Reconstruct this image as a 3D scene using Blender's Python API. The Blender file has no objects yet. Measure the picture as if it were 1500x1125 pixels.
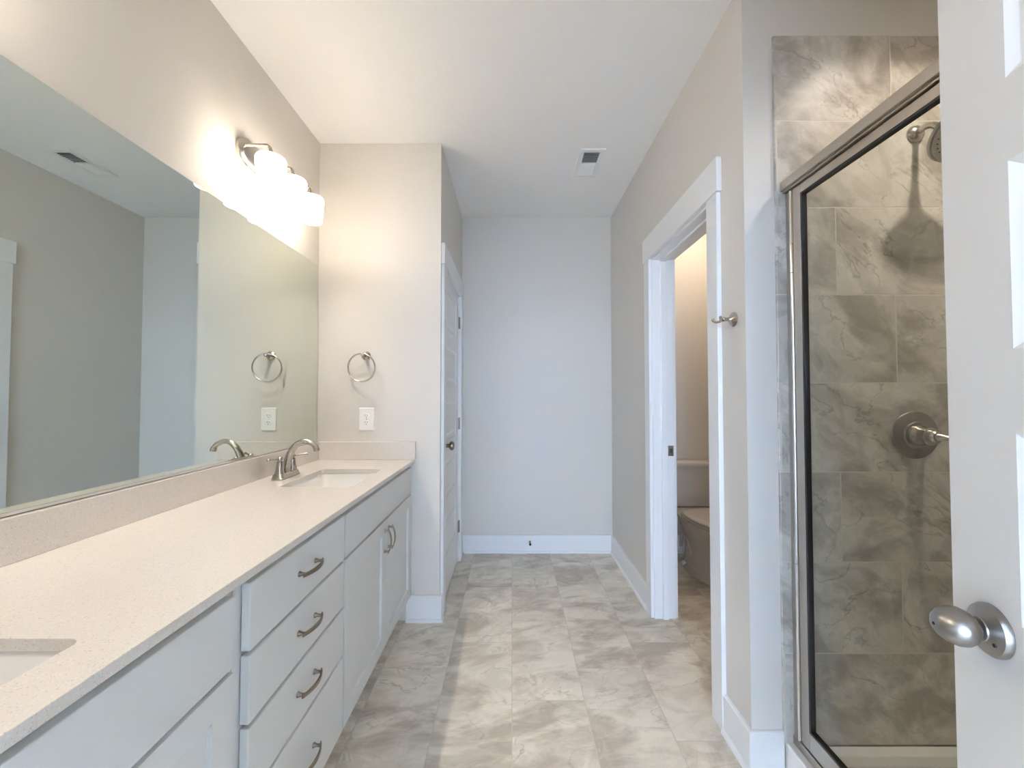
import bpy, bmesh, math, random
from mathutils import Vector, Matrix
random.seed(4)
S = bpy.context.scene
COL = S.collection
PI = math.pi

# ------------------------------------------------------------------ camera
cam_data = bpy.data.cameras.new('camera')
cam_data.sensor_fit = 'HORIZONTAL'
cam_data.sensor_width = 36.0
cam_data.lens = 603.5 / 1500.0 * 36.0
cam_data.clip_start = 0.02
cam = bpy.data.objects.new('camera', cam_data)
COL.objects.link(cam)
CZ = 1.288
cam.location = (0, 0, CZ)
cam.rotation_euler = (math.radians(90 + 1.41), 0, 0)
S.camera = cam

# ------------------------------------------------------------------ world, exposure, daylight
S.view_settings.view_transform = 'Standard'
S.view_settings.look = 'None'
S.view_settings.exposure = 1.48
S.view_settings.gamma = 1.0
S.view_settings.use_curve_mapping = False
S.cycles.max_bounces = 14
S.cycles.diffuse_bounces = 8
S.cycles.glossy_bounces = 6
S.cycles.transparent_max_bounces = 12
S.cycles.caustics_reflective = False
S.cycles.caustics_refractive = False
S.cycles.sample_clamp_indirect = 6.0
world = bpy.data.worlds.new('world')
S.world = world
world.use_nodes = True
world.node_tree.nodes['Background'].inputs[0].default_value = (0.55, 0.72, 1.0, 1)
world.node_tree.nodes['Background'].inputs[1].default_value = 9.0

def area_light(name, loc, rot, sx, sy, energy, color):
    d = bpy.data.lights.new(name, 'AREA')
    d.shape = 'RECTANGLE'; d.size = sx; d.size_y = sy; d.energy = energy; d.color = color
    o = bpy.data.objects.new(name, d); COL.objects.link(o)
    o.location = loc; o.rotation_euler = rot
    return o
# daylight entering the bedroom window behind the camera
DAY = (0.42, 0.61, 1.0)
area_light('daylight', (-0.45, -4.42, 1.25), (PI/2, 0, PI), 2.2, 1.9, 5700.0, DAY)
TOILET_LAMP = 17.0
BULB_W, BULB_COL = 5.7, (1.0, 0.92, 0.82)
CAN_W, CAN_COL = 20.0, (1.0, 0.88, 0.74)

# ------------------------------------------------------------------ material helpers
class NT:
    def __init__(self, name):
        self.m = bpy.data.materials.new(name); self.m.use_nodes = True
        self.t = self.m.node_tree; self.t.nodes.clear()
        self.out = self.n('ShaderNodeOutputMaterial')
    def n(self, typ, **kw):
        o = self.t.nodes.new(typ)
        for k, v in kw.items(): setattr(o, k, v)
        return o
    def l(self, a, b): self.t.links.new(a, b)
    def math(self, op, a, b=None, c=None):
        o = self.n('ShaderNodeMath', operation=op)
        for i, v in enumerate((a, b, c)):
            if v is None: continue
            if isinstance(v, (int, float)): o.inputs[i].default_value = v
            else: self.l(v, o.inputs[i])
        return o.outputs[0]
    def mix(self, f, a, b, blend='MIX'):
        o = self.n('ShaderNodeMix', data_type='RGBA', blend_type=blend)
        for s, v in ((o.inputs[0], f), (o.inputs[6], a), (o.inputs[7], b)):
            if isinstance(v, (int, float)): s.default_value = v
            elif isinstance(v, tuple): s.default_value = (*v[:3], 1)
            else: self.l(v, s)
        return o.outputs[2]
    def ramp(self, f, stops):
        o = self.n('ShaderNodeValToRGB')
        while len(o.color_ramp.elements) > 1: o.color_ramp.elements.remove(o.color_ramp.elements[0])
        o.color_ramp.elements[0].position = stops[0][0]; o.color_ramp.elements[0].color = (*stops[0][1], 1)
        for p, c in stops[1:]:
            e = o.color_ramp.elements.new(p); e.color = (*c, 1)
        self.l(f, o.inputs[0]); return o.outputs[0]
    def noise(self, vec, scale, detail=4, rough=0.5, dist=0.0):
        o = self.n('ShaderNodeTexNoise'); self.l(vec, o.inputs['Vector'])
        o.inputs['Scale'].default_value = scale; o.inputs['Detail'].default_value = detail
        o.inputs['Roughness'].default_value = rough; o.inputs['Distortion'].default_value = dist
        return o.outputs[0]
    def bsdf(self, color=None, rough=0.5, metal=0.0, normal=None, spec=None, coat=None):
        b = self.n('ShaderNodeBsdfPrincipled')
        if isinstance(color, tuple): b.inputs['Base Color'].default_value = (*color[:3], 1)
        elif color is not None: self.l(color, b.inputs['Base Color'])
        if isinstance(rough, (int, float)): b.inputs['Roughness'].default_value = rough
        else: self.l(rough, b.inputs['Roughness'])
        b.inputs['Metallic'].default_value = metal
        if spec is not None: b.inputs['Specular IOR Level'].default_value = spec
        if coat is not None: b.inputs['Coat Weight'].default_value = coat
        if normal is not None: self.l(normal, b.inputs['Normal'])
        return b
    def bump(self, h, strength, dist=0.01):
        o = self.n('ShaderNodeBump'); o.inputs['Strength'].default_value = strength
        o.inputs['Distance'].default_value = dist; self.l(h, o.inputs['Height']); return o.outputs[0]
    def pos(self): return self.n('ShaderNodeNewGeometry').outputs['Position']
    def objc(self): return self.n('ShaderNodeTexCoord').outputs['Object']
    def done(self, sh): self.l(sh, self.out.inputs[0]); return self.m

def paint(name, color, rough=0.55, bump=0.06, scale=260, spec=0.35):
    t = NT(name)
    p = t.pos()
    nz = t.noise(p, scale, 3)
    c = t.mix(t.noise(p, 1.3, 2), tuple(v*0.985 for v in color), tuple(min(1, v*1.015) for v in color))
    return t.done(t.bsdf(c, rough, normal=t.bump(nz, bump, 0.002), spec=spec).outputs[0])

def metal(name, color, rough=0.3, aniso=0.0):
    t = NT(name)
    r = t.math('MULTIPLY_ADD', t.noise(t.objc(), 25, 1), 0.02, rough-0.01)
    return t.done(t.bsdf(color, r, 1.0).outputs[0])

def plain(name, color, rough=0.4, metal_=0.0, spec=None, coat=None):
    t = NT(name)
    c = t.mix(t.noise(t.objc(), 40, 2), tuple(v*0.985 for v in color), color)
    return t.done(t.bsdf(c, rough, metal_, spec=spec, coat=coat).outputs[0])

def stone_tile(name, ux, vx, W, L, u0, v0, shift, g, cols, groutc, rough, contrast=1.0, su=0.9, sv=1.9, sh=0.25):
    """ux / vx: axis index across / along the tile rows."""
    t = NT(name)
    p = t.pos()
    sep = t.n('ShaderNodeSeparateXYZ'); t.l(p, sep.inputs[0])
    u = t.math('DIVIDE', t.math('SUBTRACT', sep.outputs[ux], u0), W)
    cu = t.math('FLOOR', u)
    fu = t.math('SUBTRACT', u, cu)
    # shift repeats every three rows
    v = t.math('SUBTRACT', sep.outputs[vx], v0)
    v = t.math('DIVIDE', t.math('SUBTRACT', v, t.math('MULTIPLY', cu, shift)), L)
    cv = t.math('FLOOR', v)
    fv = t.math('SUBTRACT', v, cv)
    du = t.math('MULTIPLY', t.math('MINIMUM', fu, t.math('SUBTRACT', 1.0, fu)), W)
    dv = t.math('MULTIPLY', t.math('MINIMUM', fv, t.math('SUBTRACT', 1.0, fv)), L)
    dm = t.math('MINIMUM', du, dv)
    mr = t.n('ShaderNodeMapRange'); t.l(dm, mr.inputs[0])
    mr.inputs[1].default_value = g*0.35; mr.inputs[2].default_value = g*0.75
    mr.inputs[3].default_value = 1.0; mr.inputs[4].default_value = 0.0
    grout = mr.outputs[0]
    cid = t.n('ShaderNodeCombineXYZ'); t.l(cu, cid.inputs[0]); t.l(cv, cid.inputs[1])
    wn = t.n('ShaderNodeTexWhiteNoise', noise_dimensions='3D'); t.l(cid.outputs[0], wn.inputs[0])
    off = t.n('ShaderNodeVectorMath', operation='MULTIPLY_ADD')
    t.l(wn.outputs['Color'], off.inputs[0]); off.inputs[1].default_value = (9, 9, 9)
    loc = t.n('ShaderNodeCombineXYZ')
    t.l(t.math('MULTIPLY', t.math('ADD', u, t.math('MULTIPLY', v, sh*L/W)), W*su), loc.inputs[0])
    t.l(t.math('MULTIPLY', t.math('SUBTRACT', v, t.math('MULTIPLY', u, sh*W/L)), L*sv), loc.inputs[1])
    t.l(loc.outputs[0], off.inputs[2])
    q = off.outputs[0]
    n1 = t.noise(q, 2.9, 9, 0.60, 0.9)
    n2 = t.noise(q, 6.0, 9, 0.62, 1.2)
    n3 = t.noise(q, 2.2, 5, 0.55, 0.8)
    nf = t.noise(q, 90, 5, 0.7)
    dk, md, lt = cols
    base = t.ramp(n1, [(0.40, dk), (0.47, md), (0.50, tuple(a*0.45+b*0.55 for a, b in zip(md, lt))), (0.56, lt)])
    base2 = t.ramp(n2, [(0.42, dk), (0.5, md), (0.58, lt)])
    c = t.mix(0.33, base, base2)
    vein = t.math('ABSOLUTE', t.math('SUBTRACT', n3, 0.5))
    vm = t.n('ShaderNodeMapRange'); t.l(vein, vm.inputs[0])
    vm.inputs[1].default_value = 0.0; vm.inputs[2].default_value = 0.012
    vm.inputs[3].default_value = 0.9*contrast; vm.inputs[4].default_value = 0.0
    vmask = t.math('MULTIPLY', vm.outputs[0], t.math('MULTIPLY', t.math('GREATER_THAN', n2, 0.47), t.noise(q, 5, 3)))
    c = t.mix(vmask, c, tuple(v*0.50 for v in dk))
    vl = t.math('ABSOLUTE', t.math('SUBTRACT', n1, 0.53))
    vm2 = t.n('ShaderNodeMapRange'); t.l(vl, vm2.inputs[0])
    vm2.inputs[1].default_value = 0.0; vm2.inputs[2].default_value = 0.014
    vm2.inputs[3].default_value = 0.6*contrast; vm2.inputs[4].default_value = 0.0
    c = t.mix(t.math('MULTIPLY', vm2.outputs[0], n2), c, tuple(min(1, v*1.12) for v in lt))
    tone = t.math('MULTIPLY_ADD', wn.outputs['Value'], 0.14, 0.93)
    tone = t.math('MULTIPLY', tone, t.math('MULTIPLY_ADD', nf, 0.16, 0.92))
    tv = t.n('ShaderNodeVectorMath', operation='SCALE'); t.l(c, tv.inputs[0]); t.l(tone, tv.inputs['Scale'])
    c = t.mix(grout, tv.outputs[0], groutc)
    r = t.math('MULTIPLY_ADD', nf, 0.15, rough)
    h = t.math('SUBTRACT', t.math('MULTIPLY', nf, 0.12), grout)
    return t.done(t.bsdf(c, r, normal=t.bump(h, 0.35, 0.0015)).outputs[0])

def quartz(name):
    t = NT(name); p = t.pos()
    v = t.n('ShaderNodeTexVoronoi'); t.l(p, v.inputs['Vector']); v.inputs['Scale'].default_value = 560
    sep = t.n('ShaderNodeSeparateColor'); t.l(v.outputs['Color'], sep.inputs[0])
    c = t.ramp(sep.outputs[0], [(0.0, (0.40, 0.36, 0.32)), (0.03, (0.46, 0.42, 0.38)), (0.055, (0.64, 0.60, 0.555)), (0.55, (0.66, 0.62, 0.575)), (0.93, (0.69, 0.65, 0.61)), (0.97, (0.76, 0.73, 0.70))])
    c = t.mix(t.math('MULTIPLY', t.noise(p, 160, 3), 0.8), c, (0.67, 0.63, 0.585))
    return t.done(t.bsdf(c, 0.10, spec=0.55).outputs[0])

M = {}
M['wall'] = paint('wall_paint', (0.66, 0.63, 0.585))
M['ceiling'] = paint('ceiling_paint', (0.89, 0.88, 0.865), 0.8, 0.10, 120)
M['trim'] = paint('trim_paint', (0.81, 0.82, 0.83), 0.32, 0.02, 60, 0.5)
M['door'] = paint('door_paint', (0.80, 0.80, 0.795), 0.35, 0.03, 90, 0.5)
M['cabinet'] = paint('cabinet_lacquer', (0.66, 0.675, 0.675), 0.38, 0.01, 60, 0.5)
M['cabinet_in'] = paint('cabinet_shadow', (0.50, 0.51, 0.51), 0.6)
M['nickel'] = metal('brushed_nickel', (0.47, 0.435, 0.39), 0.25)
M['nickel_sat'] = metal('satin_nickel', (0.36, 0.345, 0.325), 0.31)
M['nickel_dark'] = metal('aged_nickel', (0.31, 0.27, 0.225), 0.32)
M['alu'] = metal('anodised_frame', (0.50, 0.45, 0.39), 0.36)
M['alu2'] = metal('polished_strip', (0.80, 0.79, 0.78), 0.2)
M['black'] = plain('black_rubber', (0.01, 0.01, 0.012), 0.5)
M['slot'] = plain('dark_slot', (0.03, 0.03, 0.03), 0.7)
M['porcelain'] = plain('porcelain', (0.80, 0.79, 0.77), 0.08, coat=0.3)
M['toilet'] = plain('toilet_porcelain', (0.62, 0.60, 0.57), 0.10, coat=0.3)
M['acrylic'] = plain('acrylic_pan', (0.88, 0.87, 0.85), 0.25)
M['plastic'] = plain('white_plastic', (0.84, 0.84, 0.83), 0.28)
M['duct'] = plain('duct_dark', (0.05, 0.055, 0.05), 0.8)
M['hose'] = plain('braided_hose', (0.05, 0.045, 0.04), 0.5)
M['carpet'] = paint('carpet', (0.66, 0.61, 0.54), 0.95, 0.5, 300)
M['quartz'] = quartz('quartz_top')
FL_COLS = ((0.44, 0.385, 0.31), (0.60, 0.54, 0.45), (0.75, 0.69, 0.59))
M['floor'] = stone_tile('floor_tile', 0, 1, 0.305, 0.61, 0.0, 1.765, 0.2033, 0.0028, FL_COLS, (0.52, 0.48, 0.42), 0.34, 0.8, 0.85, 1.55, 0.18)
SH_COLS = ((0.37, 0.335, 0.285), (0.50, 0.46, 0.40), (0.68, 0.64, 0.575))
M['tile_x'] = stone_tile('shower_tile_front', 2, 0, 0.3078, 0.61, 0.096, 1.540, -0.2033, 0.0036, SH_COLS, (0.62, 0.58, 0.52), 0.26, 1.0, 1.25, 0.85, 0.7)
M['tile_y'] = stone_tile('shower_tile_side', 2, 1, 0.3078, 0.61, 0.096, 0.20, -0.2033, 0.0036, SH_COLS, (0.62, 0.58, 0.52), 0.26, 1.0, 1.25, 0.85, 0.7)

def mk_mirror():
    t = NT('mirror_silver')
    g = t.n('ShaderNodeBsdfGlossy'); g.inputs['Roughness'].default_value = 0.0
    g.inputs['Color'].default_value = (0.75, 0.80, 0.745, 1)
    return t.done(g.outputs[0])
M['mirror'] = mk_mirror()
def mk_glass(name, tint, ior=0.04):
    t = NT(name)
    tr = t.n('ShaderNodeBsdfTransparent'); tr.inputs[0].default_value = (*tint, 1)
    g = t.n('ShaderNodeBsdfGlossy'); g.inputs['Roughness'].default_value = 0.0
    lw = t.n('ShaderNodeLayerWeight'); lw.inputs[0].default_value = 0.5
    f = t.math('MULTIPLY_ADD', t.math('POWER', lw.outputs['Facing'], 5.0), 0.96, ior)
    mx = t.n('ShaderNodeMixShader'); t.l(f, mx.inputs[0]); t.l(tr.outputs[0], mx.inputs[1]); t.l(g.outputs[0], mx.inputs[2])
    return t.done(mx.outputs[0])
M['glass'] = mk_glass('clear_glass', (0.93, 0.945, 0.93), 0.03)
def mk_shade(name, emit, col=(1.0, 0.93, 0.84)):
    t = NT(name)
    tl = t.n('ShaderNodeBsdfTranslucent'); tl.inputs[0].default_value = (0.68, 0.66, 0.63, 1)
    tr = t.n('ShaderNodeBsdfTransparent'); tr.inputs[0].default_value = (1, 0.98, 0.95, 1)
    mx = t.n('ShaderNodeMixShader'); mx.inputs[0].default_value = 0.12
    t.l(tl.outputs[0], mx.inputs[1]); t.l(tr.outputs[0], mx.inputs[2])
    e = t.n('ShaderNodeEmission'); e.inputs[0].default_value = (*col, 1); e.inputs[1].default_value = emit
    ad = t.n('ShaderNodeAddShader'); t.l(mx.outputs[0], ad.inputs[0]); t.l(e.outputs[0], ad.inputs[1])
    return t.done(ad.outputs[0])
M['shade'] = mk_shade('frosted_shade', 0.30)
def mk_emit(name, col, s):
    t = NT(name); e = t.n('ShaderNodeEmission'); e.inputs[0].default_value = (*col, 1); e.inputs[1].default_value = s
    return t.done(e.outputs[0])
M['lamp_lens'] = mk_emit('lit_lens', (1.0, 0.92, 0.82), 4.0)

# ------------------------------------------------------------------ mesh helpers
def BM(): return bmesh.new()
def box(bm, x0, x1, y0, y1, z0, z1, mat=None):
    vs = [bm.verts.new(v) for v in ((x0,y0,z0),(x1,y0,z0),(x1,y1,z0),(x0,y1,z0),(x0,y0,z1),(x1,y0,z1),(x1,y1,z1),(x0,y1,z1))]
    if mat is not None:
        for v in vs: v.co = mat @ v.co
    for f in ((0,3,2,1),(4,5,6,7),(0,1,5,4),(1,2,6,5),(2,3,7,6),(3,0,4,7)):
        bm.faces.new([vs[i] for i in f])
    return vs
def loft(bm, rings, cap0=True, cap1=True, closed=True):
    R = [[bm.verts.new(p) for p in r] for r in rings]
    for a, b in zip(R, R[1:]):
        n = len(a)
        for i in range(n if closed else n-1):
            j = (i+1) % n
            bm.faces.new((a[i], a[j], b[j], b[i]))
    if cap0: bm.faces.new(R[0][::-1])
    if cap1: bm.faces.new(R[-1])
    return R
def frame_axes(d):
    d = Vector(d).normalized()
    up = Vector((0,0,1)) if abs(d.z) < 0.9 else Vector((0,1,0))
    a = d.cross(up).normalized(); b = a.cross(d).normalized()
    return a, b
def lathe(bm, o, axis, prof, seg=32, sc=(1,1)):
    """prof: (distance along axis, radius)"""
    o = Vector(o); axis = Vector(axis).normalized(); a, b = frame_axes(axis)
    rings = []
    for h, r in prof:
        r = max(r, 1e-5)
        rings.append([o + axis*h + a*(math.cos(2*PI*k/seg)*r*sc[0]) + b*(math.sin(2*PI*k/seg)*r*sc[1]) for k in range(seg)])
    loft(bm, rings)
def tube(bm, pts, rad, seg=16, flat=None):
    pts = [Vector(p) for p in pts]
    if not isinstance(rad, (list, tuple)): rad = [rad]*len(pts)
    rings = []
    d0 = (pts[1]-pts[0]).normalized(); a, b = frame_axes(d0)
    for i, p in enumerate(pts):
        if i == 0: d = pts[1]-pts[0]
        elif i == len(pts)-1: d = pts[-1]-pts[-2]
        else: d = pts[i+1]-pts[i-1]
        d = d.normalized()
        a = (a - d*a.dot(d)).normalized(); b = d.cross(a)
        sx, sy = (1, 1) if flat is None else flat
        rings.append([p + a*(math.cos(2*PI*k/seg)*rad[i]*sx) + b*(math.sin(2*PI*k/seg)*rad[i]*sy) for k in range(seg)])
    loft(bm, rings)
def bez(p0, p1, p2, p3, n=14):
    P = [Vector(p) for p in (p0, p1, p2, p3)]
    return [P[0]*(1-t)**3 + P[1]*3*t*(1-t)**2 + P[2]*3*t*t*(1-t) + P[3]*t**3 for t in [i/n for i in range(n+1)]]
def torus(bm, c, normal, R, r, seg=48, s2=12):
    c = Vector(c); n = Vector(normal).normalized(); a, b = frame_axes(n)
    rows = []
    for i in range(seg):
        th = 2*PI*i/seg; d = a*math.cos(th) + b*math.sin(th)
        rows.append([bm.verts.new(c + d*(R + r*math.cos(2*PI*j/s2)) + n*(r*math.sin(2*PI*j/s2))) for j in range(s2)])
    for i in range(seg):
        for j in range(s2):
            bm.faces.new((rows[i][j], rows[(i+1)%seg][j], rows[(i+1)%seg][(j+1)%s2], rows[i][(j+1)%s2]))
def rrect(w, h, r, n=6):
    pts = []
    for cx, cy, a0 in ((w/2-r, h/2-r, 0), (-w/2+r, h/2-r, 90), (-w/2+r, -h/2+r, 180), (w/2-r, -h/2+r, 270)):
        for k in range(n+1):
            a = math.radians(a0 + 90*k/n); pts.append((cx + r*math.cos(a), cy + r*math.sin(a)))
    return pts

def obj(name, bm, mat, parent=None, smooth=False, bevel=0.0, bseg=2, wpos=None):
    """links ONE mesh object; coordinates are world ones unless the parent is given wpos=False"""
    bmesh.ops.recalc_face_normals(bm, faces=bm.faces[:])
    if parent is not None and wpos is not False:
        W = world_of(parent)
        bmesh.ops.transform(bm, matrix=W.inverted(), verts=bm.verts[:])
    me = bpy.data.meshes.new(name); bm.to_mesh(me); bm.free()
    if smooth:
        for p in me.polygons: p.use_smooth = True
    o = bpy.data.objects.new(name, me); COL.objects.link(o)
    mats = mat if isinstance(mat, list) else [mat]
    for m in mats: me.materials.append(m)
    if parent is not None: o.parent = parent
    if bevel:
        md = o.modifiers.new('bevel', 'BEVEL'); md.width = bevel; md.segments = bseg
        md.limit_method = 'ANGLE'; md.angle_limit = math.radians(40); md.harden_normals = False
    if smooth:
        try:
            me.shade_smooth() if False else None
        except Exception: pass
        es = o.modifiers.new('edge', 'EDGE_SPLIT'); es.split_angle = math.radians(42)
    return o
_W = {}
def world_of(o):
    m = Matrix.Identity(4)
    while o is not None:
        m = (Matrix.Translation(o.location) @ o.rotation_euler.to_matrix().to_4x4()) @ m
        o = o.parent
    return m
def thing(name, label, cat, loc=(0,0,0), rotz=0.0, group=None):
    o = bpy.data.objects.new(name, None); COL.objects.link(o)
    o.location = loc; o.rotation_euler = (0, 0, rotz); o.empty_display_size = 0.1
    o['label'] = label; o['category'] = cat
    if group: o['group'] = group
    return o
def tag(o, label, cat, group=None):
    o['label'] = label; o['category'] = cat
    if group: o['group'] = group
    return o
def struct(name, bm, mat, label=None, cat=None, bevel=0.0):
    o = obj(name, bm, mat, bevel=bevel); o['kind'] = 'structure'
    if label: o['label'] = label
    if cat: o['category'] = cat
    return o
def struct_root(name, label, cat, loc, rotz=0.0):
    o = thing(name, label, cat, loc, rotz); o['kind'] = 'structure'; return o
def copy_tree(o, parent=None):
    c = o.copy(); COL.objects.link(c); c.parent = parent
    for ch in list(o.children): copy_tree(ch, c)
    return c

def panel_face(bm, w, h, rects, prof, y=0.0, mat=None, flip=False):
    """flat face in the local xz plane with recessed panels; prof: (inset, depth)"""
    xs = sorted({0.0, w, *[r[0] for r in rects], *[r[1] for r in rects]})
    zs = sorted({0.0, h, *[r[2] for r in rects], *[r[3] for r in rects]})
    sgn = -1 if flip else 1
    V = {}
    def vert(x, yy, z):
        k = (round(x, 5), round(yy, 5), round(z, 5))
        if k not in V:
            p = Vector((x, yy, z)); V[k] = bm.verts.new(mat @ p if mat is not None else p)
        return V[k]
    for i in range(len(xs)-1):
        for j in range(len(zs)-1):
            x0, x1, z0, z1 = xs[i], xs[i+1], zs[j], zs[j+1]
            if any(r[0]-1e-6 <= x0 and x1 <= r[1]+1e-6 and r[2]-1e-6 <= z0 and z1 <= r[3]+1e-6 for r in rects): continue
            bm.faces.new([vert(x0,y,z0), vert(x1,y,z0), vert(x1,y,z1), vert(x0,y,z1)])
    for (x0, x1, z0, z1) in rects:
        prev = [vert(x0,y,z0), vert(x1,y,z0), vert(x1,y,z1), vert(x0,y,z1)]
        for ins, dep in prof:
            yy = y + sgn*dep
            cur = [vert(x0+ins,yy,z0+ins), vert(x1-ins,yy,z0+ins), vert(x1-ins,yy,z1-ins), vert(x0+ins,yy,z1-ins)]
            for k in range(4):
                if prev[k] is cur[k]: continue
                bm.faces.new((prev[k], prev[(k+1)%4], cur[(k+1)%4], cur[k]))
            prev = cur
        bm.faces.new(prev)
    return vert
def panel_leaf(bm, w, h, t, rects, prof, mat=None, back=False):
    v = panel_face(bm, w, h, rects, prof, 0.0, mat)
    def q(*p): bm.faces.new([v(*a) for a in p])
    # outer edges carry the grid vertices of the face (kept simple: n-gons)
    xs = sorted({0.0, w, *[r[0] for r in rects], *[r[1] for r in rects]})
    zs = sorted({0.0, h, *[r[2] for r in rects], *[r[3] for r in rects]})
    if back:
        panel_face(bm, w, h, rects, prof, t, mat, flip=True)
        bmesh.ops.remove_doubles(bm, verts=bm.verts[:], dist=1e-5)
        V = {}
        def bv(x, yy, z):
            p = Vector((x, yy, z)); p = mat @ p if mat is not None else p
            best = min(bm.verts, key=lambda a: (a.co-p).length); return best
        for i in range(len(xs)-1):
            for z in (0.0, h):
                bm.faces.new((bv(xs[i],0,z), bv(xs[i+1],0,z), bv(xs[i+1],t,z), bv(xs[i],t,z)))
        for j in range(len(zs)-1):
            for x in (0.0, w):
                bm.faces.new((bv(x,0,zs[j]), bv(x,0,zs[j+1]), bv(x,t,zs[j+1]), bv(x,t,zs[j])))
    else:
        b = [v(0,t,0), v(w,t,0), v(w,t,h), v(0,t,h)]
        bm.faces.new(b)
        bm.faces.new([v(x,0,0) for x in xs] + [v(w,t,0), v(0,t,0)])
        bm.faces.new([v(x,0,h) for x in xs] + [v(w,t,h), v(0,t,h)])
        bm.faces.new([v(0,0,z) for z in zs] + [v(0,t,h), v(0,t,0)])
        bm.faces.new([v(w,0,z) for z in zs] + [v(w,t,h), v(w,t,0)])

# ------------------------------------------------------------------ key positions
XL = -1.123          # vanity wall
YC = 2.3755           # front of the closet bump
XC = -0.413          # side of the closet bump
YB = 3.388            # far wall
XR = 0.819           # right wall
YS = 1.438           # wall carrying the shower head
XE = 1.86            # outer wall of shower / toilet room
H = 2.7545
YE = -0.13           # entry wall
T = 0.12

# ------------------------------------------------------------------ the room
b = BM(); box(b, -1.25, 2.0, -0.25, YB+T, -0.08, 0.0)
struct('floor', b, M['floor'], 'stone look floor tiles running toward the far wall', 'floor')
b = BM(); box(b, -2.6, 2.6, -4.6, -0.25, -0.08, -0.002)
struct('floor_bedroom', b, M['carpet'], 'beige carpet floor of the room behind the doorway', 'floor')
b = BM(); box(b, -2.6, 2.6, -4.6, YB+T, H, H+0.1)
struct('ceiling', b, M['ceiling'], 'smooth white ceiling over the bathroom', 'ceiling')
b = BM(); box(b, XL-T, XL, -0.25, YB+T, 0, H)
struct('wall_left', b, M['wall'], 'greige wall behind the vanity and mirror', 'wall')
b = BM(); box(b, XL, XE+T, YB, YB+T, 0, H)
struct('wall_back', b, M['wall'], 'far greige wall at the end of the passage', 'wall')
b = BM(); box(b, XL, XC, YC, YC+0.1, 0, H)
struct('wall_closet_front', b, M['wall'], 'bright wall with the towel ring at the end of the vanity', 'wall')
CD0, CD1, CDH = 2.49, 3.20, 2.045   # closet door opening
b = BM()
box(b, XC-0.1, XC, YC+0.1, CD0, 0, H); box(b, XC-0.1, XC, CD1, YB, 0, H); box(b, XC-0.1, XC, CD0, CD1, CDH, H)
struct('wall_closet_side', b, M['wall'], 'wall with the narrow closet door beside the far wall', 'wall')
TD0, TD1, TDH = 1.690, 2.398, 2.076  # toilet room opening
b = BM()
box(b, XR, XR+T, YS+T, TD0, 0, H); box(b, XR, XR+T, TD1, YB, 0, H); box(b, XR, XR+T, TD0, TD1, TDH, H)
struct('wall_right', b, M['wall'], 'right greige wall with the toilet room doorway', 'wall')
b = BM(); box(b, XR, XE, YS, YS+T, 0, H)
struct('wall_shower_front', b, M['wall'], 'wall between shower and toilet room, carrying the shower head', 'wall')
b = BM(); box(b, XE, XE+T, -0.25, YB, 0, H)
struct('wall_shower_side', b, M['wall'], 'outer wall of shower and toilet room', 'wall')
b = BM(); box(b, XR, XE, 0.13, 0.25, 0, H); box(b, XR, XR+T, YE, 0.13, 0, H)
struct('wall_shower_near', b, M['wall'], 'wall at the near end of the shower', 'wall')
ED0, ED1, EDH = -0.27, 0.507, 2.08
b = BM()
box(b, XL, ED0, -0.25, YE, 0, H); box(b, ED1, XE, -0.25, YE, 0, H); box(b, ED0, ED1, -0.25, YE, EDH, H)
struct('wall_entry', b, M['wall'], 'wall around the entry doorway', 'wall')
# bedroom shell behind the doorway
b = BM(); box(b, -2.6, -2.5, -4.6, -0.25, 0, H); box(b, 2.5, 2.6, -4.6, -0.25, 0, H)
box(b, -2.5, XL-T, -0.25, -0.13, 0, H); box(b, XE+T, 2.5, -0.25, -0.13, 0, H)
WX0, WX1, WZ0, WZ1 = -1.60, 0.70, 0.25, 2.2
box(b, -2.5, WX0, -4.6, -4.5, 0, H); box(b, WX1, 2.5, -4.6, -4.5, 0, H)
box(b, WX0, WX1, -4.6, -4.5, 0, WZ0); box(b, WX0, WX1, -4.6, -4.5, WZ1, H)
struct('wall_bedroom', b, M['wall'], 'walls of the room behind the entry doorway', 'wall')
w = struct_root('window_1', 'large window of the room behind the entry doorway', 'window', (-0.45, -4.55, WZ0))
b = BM()
box(b, WX0, WX0+.05, -4.58, -4.52, WZ0, WZ1); box(b, WX1-.05, WX1, -4.58, -4.52, WZ0, WZ1)
box(b, WX0+.05, WX1-.05, -4.58, -4.52, WZ0, WZ0+.05); box(b, WX0+.05, WX1-.05, -4.58, -4.52, WZ1-.05, WZ1)
box(b, -0.47, -0.43, -4.58, -4.52, WZ0+.05, WZ1-.05)
obj('window_frame', b, M['trim'], w)
b = BM(); box(b, WX0+.05, WX1-.05, -4.553, -4.547, WZ0+.05, WZ1-.05)
obj('pane', b, M['glass'], w)

# tile lining of the shower (one cm thick, stands proud of the paint)
TZ0, TZ1 = 0.096, 2.558
b = BM(); box(b, 0.924, XE, YS-0.010, YS, TZ0, TZ1)
struct('wall_tile_front', b, M['tile_x'], 'stone look tiles behind the shower head', 'wall tiles', bevel=0.003)
b = BM(); box(b, XE-0.010, XE, 0.25, YS-0.010, TZ0, TZ1)
struct('wall_tile_side', b, M['tile_y'], 'stone look tiles on the long side of the shower', 'wall tiles')
b = BM(); box(b, 0.924, XE-0.010, 0.25, 0.26, TZ0, TZ1)
struct('wall_tile_near', b, M['tile_x'], 'stone look tiles at the near end of the shower', 'wall tiles')

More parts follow.
